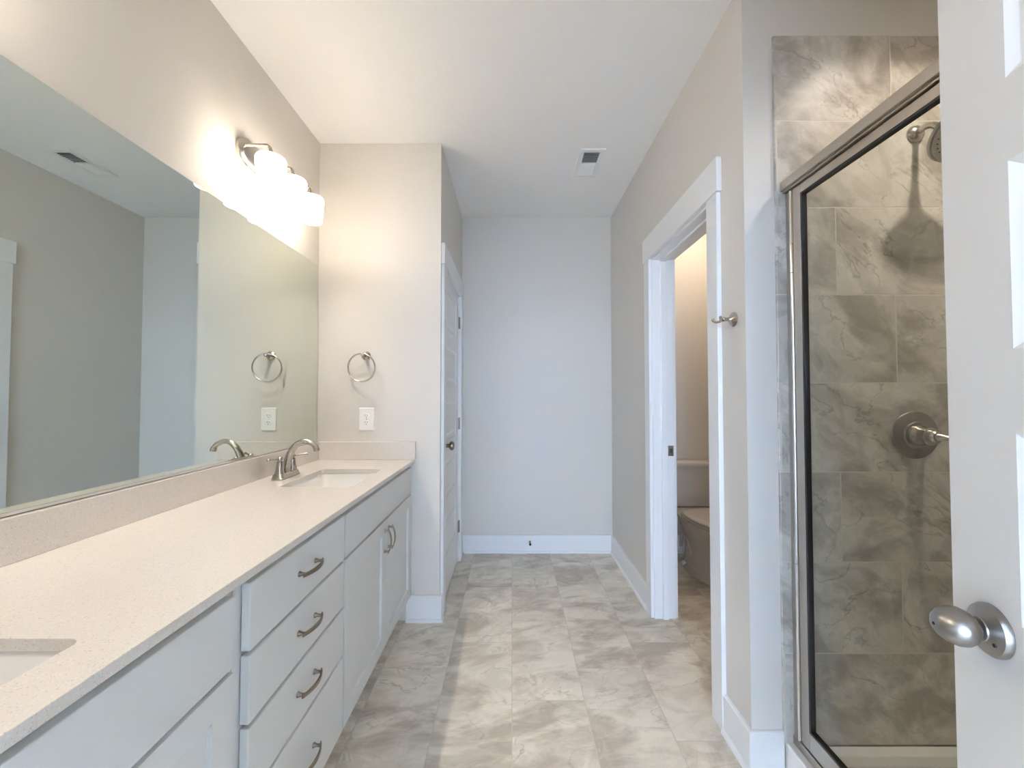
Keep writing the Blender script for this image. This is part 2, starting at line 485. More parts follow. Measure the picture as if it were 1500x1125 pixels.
# baseboards
BH, BT = 0.143, 0.014
def base_run(name, p0, p1, n, label, mitre=(0, 0)):
    """p0->p1 along the wall, n: outward normal (axis aligned)"""
    p0, p1, n = Vector((*p0, 0)), Vector((*p1, 0)), Vector((*n, 0))
    d = (p1-p0).normalized()
    prof = [(0, 0), (BT+0.011, 0), (BT+0.010, 0.008), (BT+0.005, 0.015), (BT, 0.017), (BT, BH-0.004), (BT-0.004, BH), (0, BH)]
    b = BM()
    rings = []
    for p, m in ((p0, -mitre[0]), (p1, mitre[1])):
        rings.append([p + n*q + Vector((0, 0, z)) + d*(m*q) for q, z in prof])
    loft(b, rings)
    return struct(name, b, M['trim'], label, 'baseboard')
base_run('baseboard_back', (XC, YB), (XR, YB), (0, -1), 'white baseboard along the far wall', (-1, -1))
base_run('baseboard_right_far', (XR, TD1+0.09), (XR, YB), (-1, 0), 'white baseboard between toilet doorway and far wall', (0, -1))
base_run('baseboard_right_near', (XR, YS), (XR, TD0-0.09), (-1, 0), 'white baseboard on the right wall before the toilet doorway', (1, 0))
base_run('baseboard_shower', (XR, YS), (0.922, YS), (0, -1), 'short white baseboard beside the shower', (1, 0))
base_run('baseboard_closet_front', (-0.600, YC), (XC, YC), (0, -1), 'white baseboard at the end of the vanity', (0, 1))
base_run('baseboard_closet_side', (XC, YC), (XC, CD0-0.085), (1, 0), 'short white baseboard beside the closet door', (1, 0))
base_run('baseboard_toilet', (XR+T, YB), (XE, YB), (0, -1), 'white baseboard behind the toilet', (0, -1))
base_run('baseboard_toilet_side', (XE, YS+T), (XE, YB), (-1, 0), 'white baseboard on the toilet room side wall', (0, -1))

# door casings and jambs
def casing(name, axis_x, n, y0, y1, zt, label, wall_t, cw=0.09, hh=0.13, ear=0.012, both=True, stop_y=None):
    """opening in a wall parallel to Y. axis_x: room face, n: +1/-1 outward"""
    b = BM(); t = 0.018
    def bx(xa, xb, *r): box(b, min(xa, xb), max(xa, xb), *r)
    for s, xf in ((n, axis_x),) + (((-n, axis_x - n*wall_t),) if both else ()):
        bx(xf, xf+s*t, y0-cw, y0-0.006, 0, zt+0.006)
        bx(xf, xf+s*t, y1+0.006, y1+cw, 0, zt+0.006)
        bx(xf, xf+s*(t+0.004), y0-cw-ear, y1+cw+ear, zt+0.006, zt+hh)
    j = 0.016
    xi = axis_x + n*0.001; xo = axis_x - n*(wall_t+0.001)
    bx(xi, xo, y0-0.012, y0+j-0.012, 0, zt)
    bx(xi, xo, y1-j+0.012, y1+0.012, 0, zt)
    bx(xi, xo, y0+j-0.012, y1-j+0.012, zt-j+0.012, zt+0.006)
    # stop moulding
    sx0, sx1 = axis_x - n*0.045, axis_x - n*0.080
    bx(sx0, sx1, y0+j-0.012, y0+j, 0, zt-j+0.012)
    bx(sx0, sx1, y1-j, y1-j+0.012, 0, zt-j+0.012)
    bx(sx0, sx1, y0+j, y1-j, zt-j, zt-j+0.012)
    return b
r = struct_root('trim_1', 'white casing around the toilet room doorway', 'door casing', (XR, (TD0+TD1)/2, 0))
obj('casing', casing('c', XR, -1, TD0, TD1, TDH, '', T, hh=0.142), M['trim'], r, bevel=0.002)
b = BM(); box(b, XR+0.084, XR+0.116, TD1-0.0062, TD1-0.0035, 0.930, 0.990)
pl = obj('strike_plate', b, M['nickel_dark'], r, bevel=0.001)
b = BM(); box(b, XR+0.092, XR+0.108, TD1-0.0075, TD1-0.0060, 0.947, 0.973)
obj('latch_hole', b, M['slot'], pl)

r = struct_root('trim_2', 'white casing around the narrow closet door', 'door casing', (XC, (CD0+CD1)/2, 0))
obj('casing', casing('c', XC, 1, CD0, CD1, CDH, '', 0.10, both=False), M['trim'], r, bevel=0.002)

# entry doorway casing (wall parallel to X)
b = BM()
for yf, s in ((YE, 1), (-0.25, -1)):
    a, c = sorted((yf, yf+s*0.018))
    box(b, ED0-0.09, ED0-0.004, a, c, 0, EDH+0.004); box(b, ED1+0.004, ED1+0.09, a, c, 0, EDH+0.004)
    box(b, ED0-0.1, ED1+0.1, a, c, EDH+0.004, EDH+0.13)
box(b, ED0-0.004, ED0+0.012, -0.251, YE+0.001, 0, EDH); box(b, ED1-0.012, ED1+0.004, -0.251, YE+0.001, 0, EDH)
box(b, ED0+0.012, ED1-0.012, -0.251, YE+0.001, EDH-0.012, EDH+0.004)
struct('trim_3', b, M['trim'], 'white casing around the entry doorway', 'door casing', bevel=0.002)

# ---- moulded five panel doors
def five_panels(w, h, stile, z0=0.25, ph=0.26, pitch=0.368):
    return [(stile, w-stile, z0+i*pitch, z0+i*pitch+ph) for i in range(5)]
MOULD = [(0.012, 0.008), (0.022, 0.010), (0.034, 0.010), (0.052, 0.003)]
def hinge(parent, p, n, u, mat):
    """knuckle at p, leaf seen along u"""
    b = BM(); p = Vector(p)
    tube(b, [p, p+Vector((0,0,0.09))], 0.006, 12)
    n = Vector(n); u = Vector(u)
    q = p - n*0.004
    for s in (1,):
        m = [q, q + u*0.024, q + u*0.024 + Vector((0,0,0.09)), q + Vector((0,0,0.09))]
        loft(b, [m, [v - n*0.003 for v in m]])
    return obj('hinge', b, mat, parent)

# closet door: leaf faces +X, local x -> +Y
d = struct_root('door_1', 'narrow white panelled closet door with bronze knob', 'door', (XC-0.006, CD0+0.006, 0.012), PI/2)
b = BM(); cw_, ch_ = CD1-CD0-0.012, CDH-0.02
panel_leaf(b, cw_, ch_, 0.035, five_panels(cw_, ch_, 0.105, 0.240, 0.252, 0.3645), MOULD)
obj('door_leaf', b, M['door'], d, wpos=False)
b = BM()
lathe(b, (XC-0.006, 2.562, 0.968), (1,0,0), [(0,0.0),(0,0.032),(0.004,0.032),(0.008,0.027),(0.010,0.013),(0.022,0.011),(0.030,0.014),(0.036,0.024),(0.045,0.029),(0.054,0.027),(0.060,0.018),(0.062,0.0)], 32)
kn = obj('knob', b, metal('bronze_knob', (0.30, 0.24, 0.17), 0.32), d, smooth=True)
for z in (0.271, 1.062, 1.842):
    hinge(d, (XC+0.004, CD1+0.001, z-0.045), (1,0,0), (0,-1,0), M['nickel_dark'])

# entry door: swung open on the right, knob edge away from the camera
ang = math.radians(-105)
d = struct_root('door_2', 'white panelled entry door standing open at the right edge', 'door', (0.497, -0.078, 0.012), ang)
b = BM(); ew, eh = 0.76, 2.055
mt = Matrix.Translation((-ew, 0, 0))
panel_leaf(b, ew, eh, 0.035, five_panels(ew, eh, 0.116, 0.243, 0.252, 0.3645), MOULD, mat=mt, back=True)
obj('door_leaf', b, M['door'], d, wpos=False)
def egg_knob(side):
    yb = 0.0 if side < 0 else 0.035
    b = BM()
    lathe(b, (-ew+0.072, yb, 0.945), (0, side, 0), [(0,0),(0,0.0352),(0.005,0.0352),(0.009,0.033),(0.0125,0.022),(0.015,0.016),(0.0165,0.0155),(0.018,0.012)], 40)
    ro = obj('rosette', b, M['nickel_sat'], d, smooth=True, wpos=False)
    b = BM()
    lathe(b, (-ew+0.072, yb, 0.945), (0, side, 0), [(0.015,0.0),(0.015,0.0105),(0.020,0.0105),(0.021,0.014),(0.023,0.0175),(0.029,0.0235),(0.037,0.0275),(0.046,0.0275),(0.055,0.0235),(0.062,0.0175),(0.0665,0.0105),(0.068,0.0)], 40, sc=(1.06, 0.92))
    k = obj('knob', b, M['nickel_sat'], d, smooth=True, wpos=False)
    b = BM(); lathe(b, (-ew+0.072, yb+side*0.0677, 0.945), (0, side, 0), [(0,0),(0,0.0022),(0.0008,0.0022),(0.0008,0)], 12)
    obj('release_hole', b, M['slot'], k, wpos=False)
    b = BM(); lathe(b, (-ew+0.072+0.020, yb+side*0.0115, 0.933), (0, side, 0), [(0,0),(0,0.0026),(0.0016,0.0026),(0.0016,0)], 12)
    obj('screw_hole', b, M['slot'], ro, wpos=False)
egg_knob(-1); egg_knob(1)
for z in (0.25, 1.03, 1.82):
    b = BM(); tube(b, [(0.004, -0.004, z), (0.004, -0.004, z+0.09)], 0.006, 12)
    obj('hinge', b, M['nickel_dark'], d, wpos=False)

# ------------------------------------------------------------------ vanity
XF = -0.5595      # counter front edge
XD = -0.575      # front face of doors and drawers
XFF = -0.598     # face frame
CTZ = 0.914
V0, V1 = YE+0.02, YC
cabs = [('sink_cabinet', V0, 0.892, 'white sink base cabinet nearest the camera, at lower left'),
        ('drawer_cabinet', 0.892, 1.4325, 'white cabinet of four drawers between the two sink cabinets'),
        ('sink_cabinet', 1.4325, V1-0.002, 'white sink base cabinet with door pulls beside the towel ring wall')]
def LX(y0): return Matrix.Translation((XD, y0, 0)) @ Matrix.Rotation(PI/2, 4, 'Z')
def pull(parent, c, axis):
    """arched strap pull; c: centre on the front face, axis: unit vector of its length"""
    b = BM(); c = Vector(c); a = Vector(axis); n = Vector((1,0,0)); s = a.cross(n)
    L = 0.055
    pts = []
    N = 14
    for i in range(N+1):
        u = -1 + 2*i/N
        pts.append(c + a*(u*L) + n*(0.017 + 0.014*(1-u*u)))
    rings = []
    for i, p in enumerate(pts):
        u = -1 + 2*i/N
        w = 0.0045 + 0.0025*(1-abs(u))**0.7 + (0.0008 if abs(u) > 0.9 else 0)
        th = 0.0032
        rings.append([p + s*w + n*th*0.2, p + s*w*0.6 + n*th, p - s*w*0.6 + n*th, p - s*w + n*th*0.2, p - s*w - n*th*0.5, p + s*w - n*th*0.5])
    loft(b, rings)
    for sg in (-1, 1):
        q = c + a*(sg*0.046)
        lathe(b, q, n, [(0,0),(0,0.0075),(0.003,0.0072),(0.007,0.0048),(0.016,0.0042),(0.021,0.0065),(0.022,0)], 14)
    return obj('pull', b, M['nickel_dark'], parent, smooth=True)
def slab_front(name, parent, y0, y1, z0, z1):
    b = BM(); box(b, XD-0.0205, XD, y0, y1, z0, z1)
    return obj(name, b, M['cabinet'], parent, bevel=0.0025)
def shaker(parent, y0, y1, z0, z1, name='door'):
    w_, h_ = y1-y0, z1-z0; st = 0.057
    b = BM()
    panel_leaf(b, w_, h_, 0.019, [(st, w_-st, st, h_-st)], [(0.0008, 0.0008), (0.0010, 0.0105)], mat=LX(y0) @ Matrix.Translation((0, 0, z0)))
    return obj(name, b, M['cabinet'], parent, bevel=0.0012, bseg=1)
for nm, y0, y1, lab in cabs:
    r = thing(nm, lab, 'cabinet', ((XL+XFF)/2, (y0+y1)/2, 0))
    b = BM()
    box(b, XL+0.003, XFF-0.019, y0+0.0015, y1-0.0015, 0.105, 0.12)
    box(b, XL+0.003, XFF-0.019, y0+0.0015, y0+0.016, 0.12, CTZ-0.022)
    box(b, XL+0.003, XFF-0.019, y1-0.016, y1-0.0015, 0.12, CTZ-0.022)
    box(b, XL+0.003, XL+0.01, y0+0.016, y1-0.016, 0.12, CTZ-0.022)
    obj('carcass', b, M['cabinet'], r)
    b = BM()
    e = 0.0008
    box(b, XFF-0.019, XFF, y0+e, y0+0.04, 0.105, CTZ-0.021); box(b, XFF-0.019, XFF, y1-0.04, y1-e, 0.105, CTZ-0.021)
    box(b, XFF-0.019, XFF, y0+0.04, y1-0.04, 0.105, 0.17); box(b, XFF-0.019, XFF, y0+0.04, y1-0.04, 0.85, CTZ-0.021)
    if nm == 'drawer_cabinet':
        for z in (0.717, 0.558, 0.395): box(b, XFF-0.019, XFF, y0+0.04, y1-0.04, z-0.02, z+0.02)
    else:
        box(b, XFF-0.019, XFF, y0+0.04, y1-0.04, 0.69, 0.74)
    obj('face_frame', b, M['cabinet'], r)
    b = BM(); box(b, XFF-0.09, XFF-0.075, y0+0.0015, y1-0.0015, 0, 0.105)
    obj('toe_kick', b, M['cabinet'], r)
    if nm == 'drawer_cabinet':
        for z0, z1 in ((0.723, 0.872), (0.565, 0.714), (0.400, 0.555), (0.146, 0.390)):
            dr = slab_front('drawer', r, 0.917, 1.427, z0, z1)
            zc = (z0+z1)/2
            pull(dr, (XD, 1.172, zc+0.004), (0, 1, 0))
    elif y0 < 0.5:
        slab_front('false_front', r, V0+0.05, 0.865, 0.723, 0.870)
        ym = (V0+0.05+0.865)/2
        for a, c, hy in ((V0+0.05, ym-0.0015, ym-0.03), (ym+0.0015, 0.865, ym+0.03)):
            dd = shaker(r, a, c, 0.146, 0.714); pull(dd, (XD, hy, 0.626), (0, 0, 1))
    else:
        slab_front('false_front', r, 1.439, 2.366, 0.723, 0.870)
        ym = 1.903
        for a, c, hy in ((1.439, ym-0.0015, ym-0.03), (ym+0.0015, 2.366, ym+0.03)):
            dd = shaker(r, a, c, 0.146, 0.714); pull(dd, (XD, hy, 0.626), (0, 0, 1))

# countertop with two basin cut-outs
HOLES = [(-0.946, -0.655, 0.246, 0.641), (-0.946, -0.648, 1.674, 2.069)]
ct = thing('countertop', 'long speckled cream quartz countertop with two sink cut-outs', 'countertop', ((XL+XF)/2, 1.06, CTZ-0.02))
b = BM()
x0, x1, y0, y1 = XL+0.001, XF, V0+0.002, YC-0.001
loops = [[(x0,y0),(x1,y0),(x1,y1),(x0,y1)]]
for hx0, hx1, hy0, hy1 in HOLES:
    loops.append([((hx0+hx1)/2+px, (hy0+hy1)/2+py) for px, py in rrect(hx1-hx0, hy1-hy0, 0.022)])
es = []
for lp in loops:
    vs = [b.verts.new((px, py, CTZ)) for px, py in lp]
    es += [b.edges.new((vs[i], vs[(i+1) % len(vs)])) for i in range(len(vs))]
bmesh.ops.triangle_fill(b, edges=es, use_beauty=True)
ex = bmesh.ops.extrude_face_region(b, geom=b.faces[:])
for v in ex['geom']:
    if isinstance(v, bmesh.types.BMVert): v.co.z = CTZ-0.0205
obj('countertop_slab', b, M['quartz'], ct, bevel=0.0015, bseg=2)
b = BM(); box(b, XL+0.001, XL+0.021, V0+0.002, YC-0.001, CTZ+0.0003, 1.016)
tag(obj('backsplash', b, M['quartz'], bevel=0.0015), 'long quartz backsplash strip under the mirror', 'backsplash')
b = BM(); box(b, XL+0.0215, XF+0.008, YC-0.020, YC-0.0005, CTZ+0.0003, 1.016)
tag(obj('side_splash', b, M['quartz'], bevel=0.0015), 'short quartz side splash under the outlet', 'backsplash')

# sinks
def sink(hx0, hx1, hy0, hy1, label):
    cx, cy = (hx0+hx1)/2, (hy0+hy1)/2; w_, h_ = hx1-hx0, hy1-hy0
    r = thing('sink', label, 'sink', (cx, cy, CTZ-0.17), 0, 'undermount sinks of the vanity')
    b = BM()
    lv = [(0.018, CTZ-0.0215, .03), (0.004, CTZ-0.0215, .026), (0.0, CTZ-0.03, .024), (-0.006, CTZ-0.09, .03), (-0.018, CTZ-0.135, .045), (-0.05, CTZ-0.150, .06), (-0.11, CTZ-0.156, .03)]
    rings = [[(cx+px, cy+py, z) for px, py in rrect(w_+2*g, h_+2*g, rad)] for g, z, rad in lv]
    R = loft(b, rings, False, True)
    lo = [(0.018, CTZ-0.0215, .03), (0.018, CTZ-0.035, .03), (0.012, CTZ-0.05, .03), (0.006, CTZ-0.10, .035), (-0.006, CTZ-0.145, .05), (-0.05, CTZ-0.166, .06)]
    rings = [[(cx+px, cy+py, z) for px, py in rrect(w_+2*g, h_+2*g, rad)] for g, z, rad in lo]
    loft(b, rings, False, True)
    bmesh.ops.remove_doubles(b, verts=b.verts[:], dist=1e-5)
    obj('basin', b, M['porcelain'], r, smooth=True)
    b = BM(); lathe(b, (cx-0.02, cy, CTZ-0.156), (0,0,1), [(0,0),(0,0.022),(0.002,0.022),(0.003,0.016),(0.002,0.012),(0.006,0.011),(0.007,0)], 28)
    obj('drain', b, M['nickel'], r, smooth=True)
    return r
sink(*HOLES[1], 'white rectangular undermount basin in front of the faucet by the towel ring wall')
sink(*HOLES[0], 'white rectangular undermount basin at the lower left corner of the photo')

# faucet
def faucet(yc, label):
    xc = -1.020
    r = thing('faucet', label, 'faucet', (xc, yc, CTZ+0.0003), 0, 'two-handle faucets of the vanity')
    z0 = CTZ + 0.0003
    b = BM()
    prof = [(0.0, 0.0), (0.0, 0.004), (0.001, 0.006)]
    out = rrect(0.056, 0.158, 0.014, 5)
    rings = []
    for g, z in ((0, 0), (0, 0.006), (-0.002, 0.008), (-0.005, 0.020), (-0.008, 0.024)):
        rings.append([(xc+px*(1+g*2/0.056), yc+py*(1+g*2/0.158), z0+z) for px, py in out])
    loft(b, rings)
    obj('base_plate', b, M['nickel'], r, smooth=True)
    # spout
    b = BM()
    P = bez((xc, yc, z0+0.022), (xc+0.004, yc, z0+0.120), (xc+0.054, yc, z0+0.180), (xc+0.106, yc, z0+0.155), 22)
    P += bez((xc+0.106, yc, z0+0.155), (xc+0.126, yc, z0+0.146), (xc+0.135, yc, z0+0.135), (xc+0.138, yc, z0+0.117), 8)[1:]
    n = len(P); rad = [0.0185 - 0.0075*min(1, i/(n*0.55)) + (0.0022 if i > n-4 else 0) for i in range(n)]
    tube(b, P, rad, 20)
    obj('spout', b, M['nickel'], r, smooth=True)
    b = BM()
    tube(b, [(xc-0.021, yc, z0+0.02), (xc-0.023, yc, z0+0.075)], 0.0025, 10)
    lathe(b, (xc-0.023, yc, z0+0.075), (0,0,1), [(0,0),(0,0.004),(0.004,0.007),(0.009,0.006),(0.013,0.003),(0.014,0)], 14)
    obj('lift_rod', b, M['nickel'], r, smooth=True)
    for s in (-1, 1):
        yy = yc + s*0.052
        b = BM()
        lathe(b, (xc, yy, z0+0.0), (0,0,1), [(0.004,0),(0.004,0.026),(0.010,0.0255),(0.020,0.022),(0.040,0.0165),(0.070,0.013),(0.076,0.013),(0.078,0.0085),(0.084,0.0085),(0.086,0.0125),(0.092,0.012),(0.098,0.007),(0.100,0)], 28)
        hd = obj('handle', b, M['nickel'], r, smooth=True)
        b = BM()
        dx, dy = (-0.25, -1.0) if s < 0 else (0.75, 0.6)
        L = Vector((dx, dy, 0.06)).normalized()
        o = Vector((xc, yy, z0+0.089))
        tube(b, [o, o+L*0.02, o+L*0.045, o+L*0.060, o+L*0.064, o+L*0.068], [0.0056, 0.0048, 0.0044, 0.0046, 0.0064, 0.0038], 14)
        obj('lever', b, M['nickel'], hd, smooth=True)
    return r
faucet(1.870, 'brushed nickel two-handle faucet beside the towel ring wall')
faucet(0.443, 'brushed nickel two-handle faucet at the near sink, outside the photo')

# mirror
b = BM(); box(b, XL+0.0006, XL+0.006, V0+0.03, YC-0.012, 1.026, 2.030)
mir = thing('mirror', 'large frameless wall mirror above the vanity', 'mirror', (XL, 1.12, 1.026))
obj('mirror_glass', b, M['mirror'], mir)
b = BM(); box(b, XL+0.0006, XL+0.008, V0+0.03, YC-0.012, 1.0185, 1.0258)
obj('bottom_channel', b, M['alu2'], mir)

# vanity lights
def vanity_light(yc, label):
    r = thing('vanity_light', label, 'wall light', (XL, yc, 2.20), 0, 'three-shade vanity lights')
    zc = 2.2585; zp = 2.300
    b = BM()
    rings = []
    for g, dx in ((0, 0.0), (0, 0.010), (-0.004, 0.018), (-0.012, 0.024), (-0.016, 0.026)):
        rings.append([(XL+0.0005+dx, yc+px, zp+py) for px, py in rrect(0.386+2*g, 0.118+2*g, 0.0588+g, 12)])
    loft(b, rings)
    obj('back_plate', b, M['nickel'], r, smooth=True)
    for k in (-1, 0, 1):
        yy = yc + k*0.17; xs = -0.990
        b = BM()
        za = zp+0.012
        P = [Vector((XL+0.02, yy, za)), Vector((xs-0.045, yy, za))] + bez((xs-0.030, yy, za), (xs-0.008, yy, za), (xs, yy, za-0.006), (xs, yy, zc+0.012), 8)
        tube(b, P, 0.0062, 12)
        lathe(b, (xs, yy, zc+0.022), (0,0,-1), [(0,0),(0,0.011),(0.003,0.013),(0.012,0.024),(0.016,0.030),(0.018,0.030),(0.020,0.016),(0.060,0.016),(0.060,0)], 24)
        arm = obj('arm', b, M['nickel'], r, smooth=True)
        b = BM()
        zt = zc+0.0035
        prof = [(0.017, 0), (0.045, -0.001), (0.054, -0.005), (0.0575, -0.013), (0.0575, -0.03), (0.052, -0.09), (0.049, -0.125)]
        inner = [(q-0.003, z-0.0015) for q, z in prof][::-1]; inner[0] = (0.046, -0.125)
        rings = [[(xs+q*math.cos(2*PI*i/32), yy+q*math.sin(2*PI*i/32), zt+z) for i in range(32)] for q, z in prof+inner]
        loft(b, rings, False, False)
        obj('lamp_shade', b, M['shade'], r, smooth=True)
        ld = bpy.data.lights.new('bulb_light', 'POINT'); ld.energy = BULB_W; ld.color = BULB_COL; ld.shadow_soft_size = 0.022
        lo = bpy.data.objects.new('bulb_light', ld); COL.objects.link(lo); lo.parent = r
        lo.location = Vector((xs, yy, zt-0.070)) - r.location
    return r
vanity_light(1.84, 'brushed nickel wall light with three lit white shades, beside the towel ring wall')
vanity_light(0.48, 'brushed nickel wall light with three lit white shades above the near sink')

# towel ring
r = thing('towel_ring', 'round brushed nickel towel ring above the outlet', 'towel ring', (-0.842, YC, 1.510))
b = BM(); lathe(b, (-0.842, YC, 1.510), (0,-1,0), [(0,0),(0,0.026),(0.004,0.026),(0.008,0.022),(0.014,0.013),(0.022,0.0095),(0.040,0.009),(0.046,0.011),(0.056,0.011),(0.060,0.008),(0.061,0)], 32)
obj('mount', b, M['nickel'], r, smooth=True)
b = BM(); torus(b, (-0.850, YC-0.052, 1.438), (0.10, 1, 0.03), 0.079, 0.0042)
obj('ring', b, M['nickel'], r, smooth=True)

# outlet
r = thing('wall_outlet', 'white double outlet plate below the towel ring', 'outlet', (-0.836, YC, 1.144))
b = BM()
rings = [[(-0.836+px, YC-d_, 1.144+py) for px, py in rrect(0.088-2*g, 0.130-2*g, 0.004, 3)] for g, d_ in ((0, 0), (0, 0.003), (0.003, 0.006))]
loft(b, rings); obj('cover_plate', b, M['plastic'], r)
for dz in (-0.0195, 0.0195):
    b = BM()
    lathe(b, (-0.836, YC-0.006, 1.144+dz), (0,-1,0), [(0,0),(0,0.0165),(0.0012,0.0165),(0.0016,0.0155),(0.0016,0)], 28, sc=(1.0, 0.86))
    so = obj('socket', b, M['plastic'], r)
    b = BM()
    for px in (-0.0063, 0.0063): box(b, -0.836+px-0.0011, -0.836+px+0.0011, YC-0.0079, YC-0.0075, 1.144+dz-0.001, 1.144+dz+0.0075)
    lathe(b, (-0.836, YC-0.0075, 1.144+dz-0.0075), (0,-1,0), [(0,0),(0,0.0024),(0.0004,0.0024),(0.0004,0)], 12)
    obj('slots', b, M['slot'], so)
b = BM(); lathe(b, (-0.836, YC-0.006, 1.144), (0,-1,0), [(0,0),(0,0.003),(0.001,0.0025),(0.001,0)], 12)
obj('screw', b, M['nickel'], r)

# ceiling register
r = thing('ceiling_vent', 'white ceiling air register with one dark half', 'vent', (0.485, 2.579, H))
b = BM()
vx0, vx1, vy0, vy1 = 0.408, 0.562, 2.421, 2.737
fr = 0.030
def fbox(x0,x1,y0,y1,z0,z1): box(b, x0,x1,y0,y1,z0,z1)
fbox(vx0, vx1, vy0, vy0+fr, H-0.009, H-0.0005); fbox(vx0, vx1, vy1-fr, vy1, H-0.009, H-0.0005)
fbox(vx0, vx0+fr, vy0+fr, vy1-fr, H-0.009, H-0.0005); fbox(vx1-fr, vx1, vy0+fr, vy1-fr, H-0.009, H-0.0005)
ym = (vy0+vy1)/2
fbox(vx0+fr, vx1-fr, ym-0.006, ym+0.006, H-0.009, H-0.0005)
obj('vent_frame', b, M['plastic'], r, bevel=0.0015)
b = BM(); box(b, vx0+fr-0.004, vx1-fr+0.004, vy0+fr-0.004, vy1-fr+0.004, H-0.0012, H-0.0006)
obj('duct', b, M['duct'], r)
for half, (a, c, tilt) in enumerate(((vy0+fr, ym-0.006, 1), (ym+0.006, vy1-fr, -1))):
    n = 8
    for i in range(n):
        yy = a + (i+0.5)*(c-a)/n
        if half == 0: q = [(yy-0.0016, H-0.006), (yy-0.0008, H-0.0064), (yy+0.0022, H-0.0016), (yy+0.0014, H-0.0014)]
        else: q = [(yy+0.0076, H-0.0060), (yy+0.0073, H-0.0066), (yy-0.0072, H-0.0020), (yy-0.0068, H-0.0016)]
        b = BM()
        loft(b, [[(vx0+fr-0.002, p, z) for p, z in q], [(vx1-fr+0.002, p, z) for p, z in q]])
        obj('louver', b, M['plastic'], r)

# robe hook on the right wall
r = thing('robe_hook', 'brushed nickel double robe hook beside the toilet room doorway', 'hook', (XR, 1.515, 1.564))
b = BM(); lathe(b, (XR, 1.515, 1.564), (-1,0,0), [(0,0),(0,0.027),(0.003,0.027),(0.007,0.023),(0.012,0.012),(0.018,0.008),(0.030,0.0065),(0.034,0.0085),(0.040,0.0085),(0.043,0.006),(0.044,0)], 28)
obj('hook_base', b, M['nickel'], r, smooth=True)
for s in (-1, 1):
    b = BM()
    o = Vector((XR-0.038, 1.515, 1.564))
    tube(b, bez(o, o+Vector((-0.012, s*0.010, -0.012)), o+Vector((-0.024, s*0.024, -0.010)), o+Vector((-0.026, s*0.030, 0.006)), 10), [0.0048]*9+[0.0055, 0.004], 12)
    obj('prong', b, M['nickel'], r, smooth=True)

# door stop on the far baseboard
r = thing('door_stop', 'small metal door stop on the far baseboard', 'door stop', (0.145, YB-0.014, 0.090))
b = BM(); lathe(b, (0.145, YB-BT, 0.090), (0,-1,0), [(0,0),(0,0.011),(0.004,0.010),(0.006,0.006),(0.055,0.005)], 16); obj('stem', b, M['nickel_dark'], r, smooth=True)
b = BM(); lathe(b, (0.145, YB-BT-0.052, 0.090), (0,-1,0), [(0,0),(0,0.009),(0.012,0.009),(0.015,0.006),(0.016,0)], 16); obj('rubber_tip', b, M['slot'], r, smooth=True)

# ------------------------------------------------------------------ shower
XS = 0.960
b = BM()
# pan with raised threshold
pr = thing('shower_pan', 'white shower pan with raised threshold behind the glass door', 'shower pan', (1.4, 0.8, 0))
box(b, XS-0.030, XS+0.075, 0.252, YS-0.002, 0.0, 0.105)
box(b, XS+0.075, XE-0.012, 0.262, YS-0.012, 0.0, 0.055)
box(b, XE-0.05, XE-0.0102, 0.262, YS-0.0102, 0.055, 0.0957)
box(b, XS+0.075, XE-0.05, YS-0.05, YS-0.0102, 0.055, 0.0957)
box(b, XS+0.075, XE-0.05, 0.262, 0.30, 0.055, 0.086)
obj('pan', b, M['acrylic'], pr, bevel=0.006, bseg=3)
b = BM(); lathe(b, (1.41, 0.80, 0.0552), (0,0,1), [(0,0),(0,0.05),(0.002,0.05),(0.003,0.045),(0.003,0)], 32)
obj('drain', b, M['nickel'], pr, smooth=True)

YN = 0.262   # near end of the enclosure
enc = thing('shower_enclosure', 'brushed nickel framed glass shower door and panel', 'shower enclosure', (XS, 0.8, 0.10))
b = BM()
yw = YS-0.0105
box(b, XS-0.002, XS+0.030, yw-0.026, yw, 0.106, 1.989)               # wall jamb
obj('wall_jamb', b, M['alu'], enc, bevel=0.002)
b = BM(); box(b, XS-0.002, XS+0.030, YN, YN+0.026, 0.106, 1.989)
obj('wall_jamb', b, M['alu'], enc, bevel=0.002)
b = BM()
box(b, XS-0.022, XS+0.034, YN, yw, 1.996, 2.028); box(b, XS-0.012, XS+0.032, YN, yw, 1.9892, 1.9958)
obj('header', b, M['alu'], enc, bevel=0.002)
b = BM(); box(b, XS-0.006, XS+0.036, YN, yw, 0.1055, 0.135); obj('sill', b, M['alu'], enc, bevel=0.002)
b = BM()
for z0, z1 in ((0.140, 0.72), (0.722, 1.30), (1.302, 1.70), (1.702, 1.80), (1.802, 1.984)):
    tube(b, [(XS-0.006, yw-0.033, z0), (XS-0.006, yw-0.033, z1)], 0.0052, 12)
obj('hinge_strip', b, M['alu2'], enc, smooth=True)
# door leaf
DY1, DY0 = yw-0.039, 0.60
b = BM(); dz0, dz1 = 0.140, 1.986; fw = 0.038
box(b, XS-0.004, XS+0.020, DY1-fw, DY1, dz0, dz1); box(b, XS-0.004, XS+0.020, DY0, DY0+fw, dz0, dz1)
box(b, XS-0.004, XS+0.020, DY0+fw, DY1-fw, dz1-0.030, dz1); box(b, XS-0.004, XS+0.020, DY0+fw, DY1-fw, dz0, dz0+0.060)
dl = obj('door_frame', b, M['alu'], enc, bevel=0.0025)
b = BM(); g = 0.0075
a0, a1, c0, c1 = DY0+fw, DY1-fw, dz0+0.060, dz1-0.030
box(b, XS-0.005, XS+0.012, a1-g, a1, c0, c1); box(b, XS-0.005, XS+0.012, a0, a0+g, c0, c1)
box(b, XS-0.005, XS+0.012, a0+g, a1-g, c1-g, c1); box(b, XS-0.005, XS+0.012, a0+g, a1-g, c0, c0+g)
obj('gasket', b, M['black'], dl)
